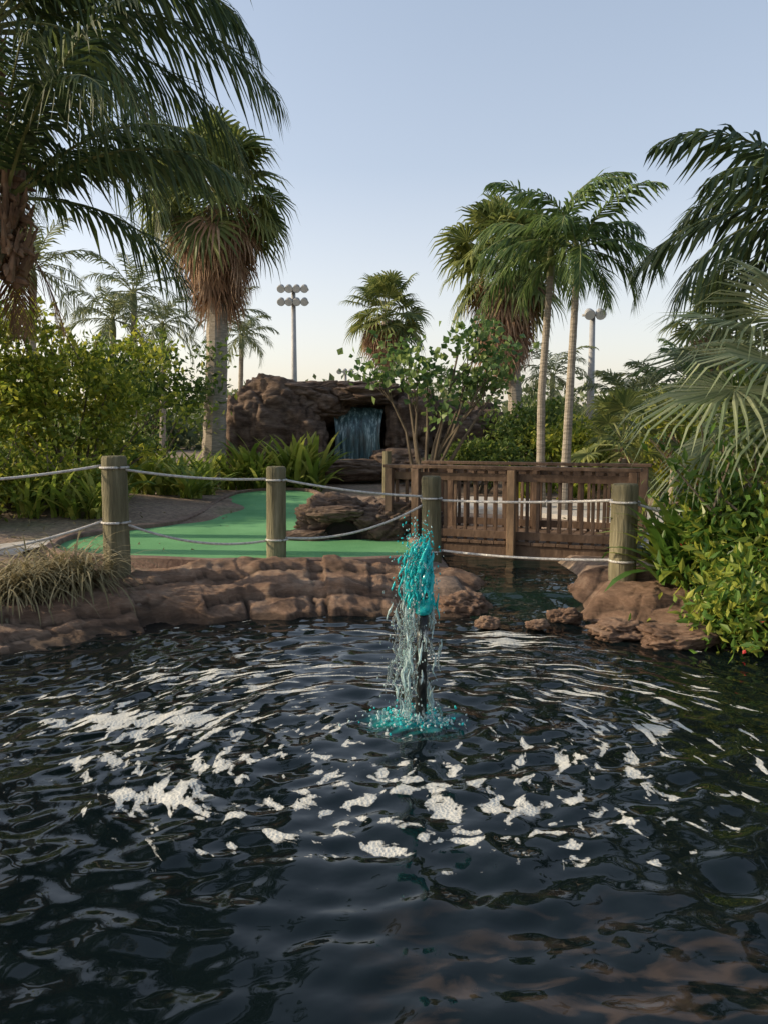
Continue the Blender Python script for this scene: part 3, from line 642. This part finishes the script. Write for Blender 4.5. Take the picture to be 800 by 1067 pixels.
# ---------------------------------------------------------------- light poles
def pole(name,px,pt,d,rows,cols,w):
    e=empty(name); t=at(px,pt,d); mb=MB(); mb.tube([Vector((t.x,t.y,.3)),t],[.17,.10],12); mb.obj('mast',[M_metal],True,e)
    mb=MB(); ml=MB()
    for r in range(rows):
        z=t.z-.1-r*.62; mb.box((t.x,t.y-.1,z),Vector((w,0,0)),Vector((0,.1,0)),Vector((0,0,.08)))
        for c in range(cols):
            x=t.x+((c+.5)/cols-.5)*w; q=Vector((x,t.y-.3,z+.05))
            mb.tube([q+Vector((0,.28,.12)),q+Vector((0,.1,.05)),q+Vector((0,-.12,-.08))],[.07,.15,.20],12)
            ml.tube([q+Vector((0,-.121,-.081)),q+Vector((0,-.14,-.092))],[.18,.18],12)
    mb.obj('lamp_housings',[M_metal],True,e); ml.obj('lamp_lenses',[M_lamp],False,e)
pole('floodlight_pole',306,300,40,2,4,1.5); pole('floodlight_pole',617,326,30,1,2,.8); pole('floodlight_pole',360,386,60,1,3,1.3)
# ---------------------------------------------------------------- palms
def g0(px,d,z=.15):
    q=at(px,500,d); return Vector((q.x,q.y,z))
pin_palm('coconut_palm',g0(-120,9.0),at(5,215,8.8),.17,.15,17,2.6,.68,M_coco,66,(0,78),1.45,.042,.9,False,None,[(-14,22),(200,10),(-50,38)],3,at(-50,370,8.9),True)
pin_palm('coconut_palm',g0(-210,10.5),at(-20,40,10.2),.17,.14,22,3.6,.95,M_coco,72,(-22,75),1.55,.05,1.1,False,None,[(-8,45),(20,25)],2,None,True)
# washingtonias
fan_palm('fan_palm',g0(222,20),at(226,215,20),.22,1.1,46,105,2.8,22,M_fan,.5,1.1)
fan_palm('fan_palm',g0(403,30),at(403,335,30),.2,.95,36,48,1.5,20,M_fan,.4,1.0)
fan_palm('fan_palm',g0(540,23),at(526,285,23),.17,1.15,44,105,3.1,20,M_fan,.5,1.1)
fan_palm('fan_palm',g0(735,24),at(742,345,24),.18,.8,24,80,2.0,16,M_fan,.45,.8)
# slim palms
pin_palm('christmas_palm',g0(563,14),at(573,285,14),.075,.055,14,1.7,.52,M_xmas,46,(-18,75),1.8,.05,.8)
pin_palm('christmas_palm',g0(587,13.5),at(600,292,13.5),.08,.055,13,1.65,.52,M_xmas,46,(-8,70),1.8,.05,.8)
pin_palm('kentia_palm',g0(900,10),at(865,262,9.5),.11,.08,20,2.2,.66,M_coco,46,(-30,60),1.35,.065,.8)
for px,py,d,R in[(35,300,22,2.0),(118,350,26,1.8),(170,352,30,1.8),(235,345,30,1.8),(252,362,34,1.6),(650,435,22,1.3),(680,420,24,1.3),(575,405,30,1.8),(140,320,27,2.2),(470,420,33,1.6),(720,420,20,1.4)]:
    pin_palm('feather_palm',g0(px,d),at(px,py,d),.12,.09,15,R,.6,M_far if d>21 else M_xmas,28,(-25,80),1.6,.06,.5)
for px,py,d in[(655,462,17),(700,455,15),(648,478,14)]:
    fan_palm('small_fan_palm',g0(px,d),at(px,py,d),.07,.5,18,6,.4,16,M_fan,.3,.5)
# silver fan palm, right near
mb=MB(); base=Vector((4.0,7.2,.1)); tp=Vector((3.95,7.2,1.85)); trunk(mb,[base,base.lerp(tp,.5),tp],.16,.14,1)
for az,el,pe,R_ in[(178,45,.95,1.05),(190,12,.95,1.1),(172,-12,.85,1.05),(200,62,.9,1.0),(215,25,.9,1.0),(150,30,1.0,1.0),(240,50,.9,.9),(100,40,1,1),(60,30,1,1),(20,30,1,1),(-30,30,1,1),(-80,30,1,1),(165,70,1.0,.9),(0,75,1,1),(225,0,.8,.9)]:
    fan(mb,tp,rad(az),rad(el),pe,R_,36,4.0,0,3,.3,.55,.8)
mb.obj('silver_fan_palm',[M_silver,M_trunk,M_dead,M_rachis])
# ---------------------------------------------------------------- shrubs & trees
def sh(name,px,py,d,r,nc,nl,sz,mat,el=1.8,cr=.3,**k):
    c=at(px,py,d); return shrub(name,(c.x,c.y,.2),c,r,nc,nl,sz,mat,el,cr,**k)
sh('leafy_tree',75,415,14,(1.8,1.2,1.1),54,130,.13,M_bush,1.9,.23,stems=24,shoots=18)
sh('leafy_tree',-40,400,13,(1.5,1.2,1.4),60,130,.13,M_bush,1.9,.26,shoots=8)
sh('leafy_tree',150,405,19,(2.0,1.2,1.2),50,110,.16,M_bushd,1.9,.30,shoots=8)
sh('shrub',20,505,11.8,(.75,.5,.42),26,110,.12,M_bush,2.2,.17,shoots=8)
sh('shrub',-80,510,10.8,(.9,.6,.55),45,110,.12,M_bush,2.2,.2)
sh('shrub',110,470,16,(1.2,.8,.5),30,110,.14,M_bushd,2.2,.22,shoots=8)
sh('shrub',560,455,21,(1.2,.9,.8),50,110,.16,M_bushd,2,.28)
sh('shrub',625,465,19,(1.3,.9,.6),50,110,.15,M_bush,2,.28)
sh('shrub',735,470,16,(1.3,.9,.9),60,120,.15,M_bush,2,.26)
sh('shrub',500,480,18,(1.0,.6,.35),35,100,.13,M_bushd,2,.2)
sh('shrub',800,430,12,(1.1,1.0,1.0),60,120,.15,M_bushd,2,.26)
sh('flowering_shrub',765,560,6.9,(.55,.6,.42),62,80,.13,M_croton,2.8,.15,extra=(M_flower,14,6,.035),shoots=10)
sh('flowering_shrub',785,635,6.0,(.36,.5,.30),60,70,.11,M_croton,2.6,.13,extra=(M_flower,30,7,.03))
sh('flowering_shrub',850,600,6.2,(.5,.7,.6),60,80,.12,M_croton,2.6,.15)
mb=MB()
for i in range(13):
    g=at(735+rnd.uniform(-40,70),600+rnd.uniform(-50,20),7.1+rnd.uniform(-.4,.6)); strap_clump(mb,(g.x,g.y,.25+rnd.uniform(0,.2)),16,.85,.06,0,(25,88),1.5)
mb.obj('strap_leaf_plants',[M_croton])
# banana-like paddle leaved plants, left bed
for px,d in((118,13.2),(52,12.6),(165,15.5),(-5,12.2)):
    mb=MB(); g=g0(px,d,.2)
    for i in range(13): paddle_leaf(mb,g+Vector((rnd.gauss(0,.08),rnd.gauss(0,.08),0)),rnd.uniform(0,2*pi),rad(rnd.uniform(58,86)),rnd.uniform(.25,.6),rnd.uniform(.55,.9),rnd.uniform(.13,.19),rnd.uniform(.8,1.9))
    mb.obj('bird_of_paradise_plant',[M_banana])
# sea grape
mb=MB(); b=g0(440,17.5); tips=[]
for px,py,dd in[(395,390,17.2),(420,375,17.8),(445,385,17.5),(478,365,17.4),(500,350,17.8),(515,375,17.3),(465,420,17),(505,410,17.6),(435,405,17),(490,395,17.9),(520,400,17.3)]:
    e=at(px,py,dd); tips.append(e); m=b.lerp(e,.45)+Vector((rnd.uniform(-.2,.2),0,.25)); mb.tube([b+Vector((rnd.uniform(-.12,.12),0,0)),m,e],[.06,.035,.012],6,1)
    for k in range(3): q=e+Vector((rnd.gauss(0,.25),rnd.gauss(0,.25),rnd.gauss(.1,.18))); mb.tube([m.lerp(e,.5),q],[.015,.006],4,1); tips.append(q)
for e in tips: leaves(mb,np.array(e)+npr.normal(size=(28,3))*np.array([.20,.22,.15]),.17,0,1.15)
mb.obj('sea_grape_tree',[M_grape,M_bark])
mb=MB()
for i in range(56):
    px=rnd.uniform(130,335); d=rnd.uniform(14.6,19); g=at(px,480,d)
    if px>235 and d<18: d=rnd.uniform(18,19.5); g=at(px,480,d)
    strap_clump(mb,(g.x,g.y,gz(g.x,g.y)),16,rnd.uniform(.7,1.25),.07,0,(40,88),1.4)
for px,d in((262,18.6),(310,18.8),(325,19),(298,18.6)):
    g=at(px,480,d); strap_clump(mb,(g.x,g.y,.35),34,1.4,.09,0,(45,88),1.3)
mb.obj('ginger_lily_bed',[M_strap])
mb=MB()
for i in range(60):
    g=at(rnd.uniform(-30,120),500,rnd.uniform(11.2,14.0)); strap_clump(mb,(g.x,g.y,gz(g.x,g.y)),12,rnd.uniform(.4,.95),.05,0,(35,88),1.4)
mb.obj('border_plants',[M_strap])
mb=MB()
for i in range(34):
    g=at(rnd.uniform(540,760),500,rnd.uniform(16,19)); strap_clump(mb,(g.x,g.y,gz(g.x,g.y)),13,rnd.uniform(.5,1.0),.06,0,(40,88),1.4)
mb.obj('border_plants',[M_bush])
mb=MB()
for px,py,z in((60,603,.30),(32,612,.27),(84,606,.30),(8,622,.24)):
    g=gnd(px,py,z)
    for i in range(300): blade(mb,g+Vector((rnd.gauss(0,.10),rnd.gauss(0,.07),.02)),rnd.uniform(0,2*pi),rad(rnd.uniform(5,66)),rnd.uniform(.3,.75),.009,rnd.uniform(1.4,2.8),0,7)
mb.obj('drooping_grass_tuft',[M_dry])
mb2=MB(); P=[]
while len(P)<420:
    x=rnd.uniform(-6,6); y=rnd.uniform(7.6,13)
    if abs(x-stream_x(y))<.9 or math.hypot(x/PR[0],(y-PC[1])/PR[1])<1.45: continue
    P.append((x,y,gz(x,y)+.012))
leaves(mb2,np.array(P),.07,0,2.2,0); mb2.obj('leaf_litter',[M_dry])
# distant tree belt
mb=MB()
for i in range(260):
    a=rad(rnd.uniform(-62,62)); d=rnd.uniform(36,60); x=math.sin(a)*d; y=math.cos(a)*d; h=rnd.uniform(2.2,4.6)
    crown(mb,(x,y,h*.45),(2.4,1.6,h*.5),8,50,.42,0,1.5,.6)
mb.obj('distant_trees',[M_far])
mb=MB()
for side in(-1,1):
    for i in range(60):
        x=side*rnd.uniform(10,17); y=rnd.uniform(6,32); h=rnd.uniform(1.4,2.6 if side<0 else 3.6)
        crown(mb,(x,y,h*.45),(1.3,1.3,h*.5),8,60,.24,0,1.7,.38)
mb.obj('hedge_trees',[M_bushd])
# ---------------------------------------------------------------- light
EL,AZ=rad(24),rad(-86)
w=bpy.data.worlds.new('World'); sc.world=w; w.use_nodes=True; nt=w.node_tree
bg=nt.nodes['Background']; sky=nt.nodes.new('ShaderNodeTexSky'); sky.sky_type='NISHITA'; sky.sun_disc=False
sky.sun_elevation=EL; sky.sun_rotation=AZ; sky.dust_density=3.0; sky.air_density=1.0; sky.ozone_density=1.0
tcw=nt.nodes.new('ShaderNodeTexCoord'); sx=nt.nodes.new('ShaderNodeSeparateXYZ'); nt.links.new(tcw.outputs['Generated'],sx.inputs[0])
hr=ramp(nt,[(0.0,(.43,.37,.31)),(.12,(.35,.31,.28)),(.30,(.205,.205,.21)),(.75,(.11,.145,.175))]); nt.links.new(sx.outputs['Z'],hr.inputs['Fac'])
hz=nt.nodes.new('ShaderNodeMix'); hz.data_type='RGBA'; hz.blend_type='ADD'; hz.inputs[0].default_value=1
vm=nt.nodes.new('ShaderNodeVectorMath'); vm.operation='SCALE'; vm.inputs[3].default_value=9.5; nt.links.new(hr.outputs['Color'],vm.inputs[0])
nt.links.new(sky.outputs[0],hz.inputs[6]); nt.links.new(vm.outputs[0],hz.inputs[7]); nt.links.new(hz.outputs[2],bg.inputs[0]); bg.inputs[1].default_value=.15
s=bpy.data.lights.new('sun','SUN'); s.energy=5.0; s.angle=rad(.5); s.color=(1,.82,.57)
so=bpy.data.objects.new('sun',s); sc.collection.objects.link(so)
dirv=Vector((sin(AZ)*cos(EL),cos(AZ)*cos(EL),sin(EL))); so.rotation_euler=dirv.to_track_quat('Z','Y').to_euler()
cam=bpy.data.cameras.new('camera'); co=bpy.data.objects.new('camera',cam); sc.collection.objects.link(co)
cam.sensor_fit='VERTICAL'; cam.sensor_height=36; cam.lens=36*F/1067; cam.clip_end=3000; cam.clip_start=.05
co.location=(0,0,CAMZ); co.rotation_euler=(pi/2-PITCH,0,0); sc.camera=co
sc.view_settings.view_transform='Standard'; sc.view_settings.look='None'; sc.view_settings.exposure=0
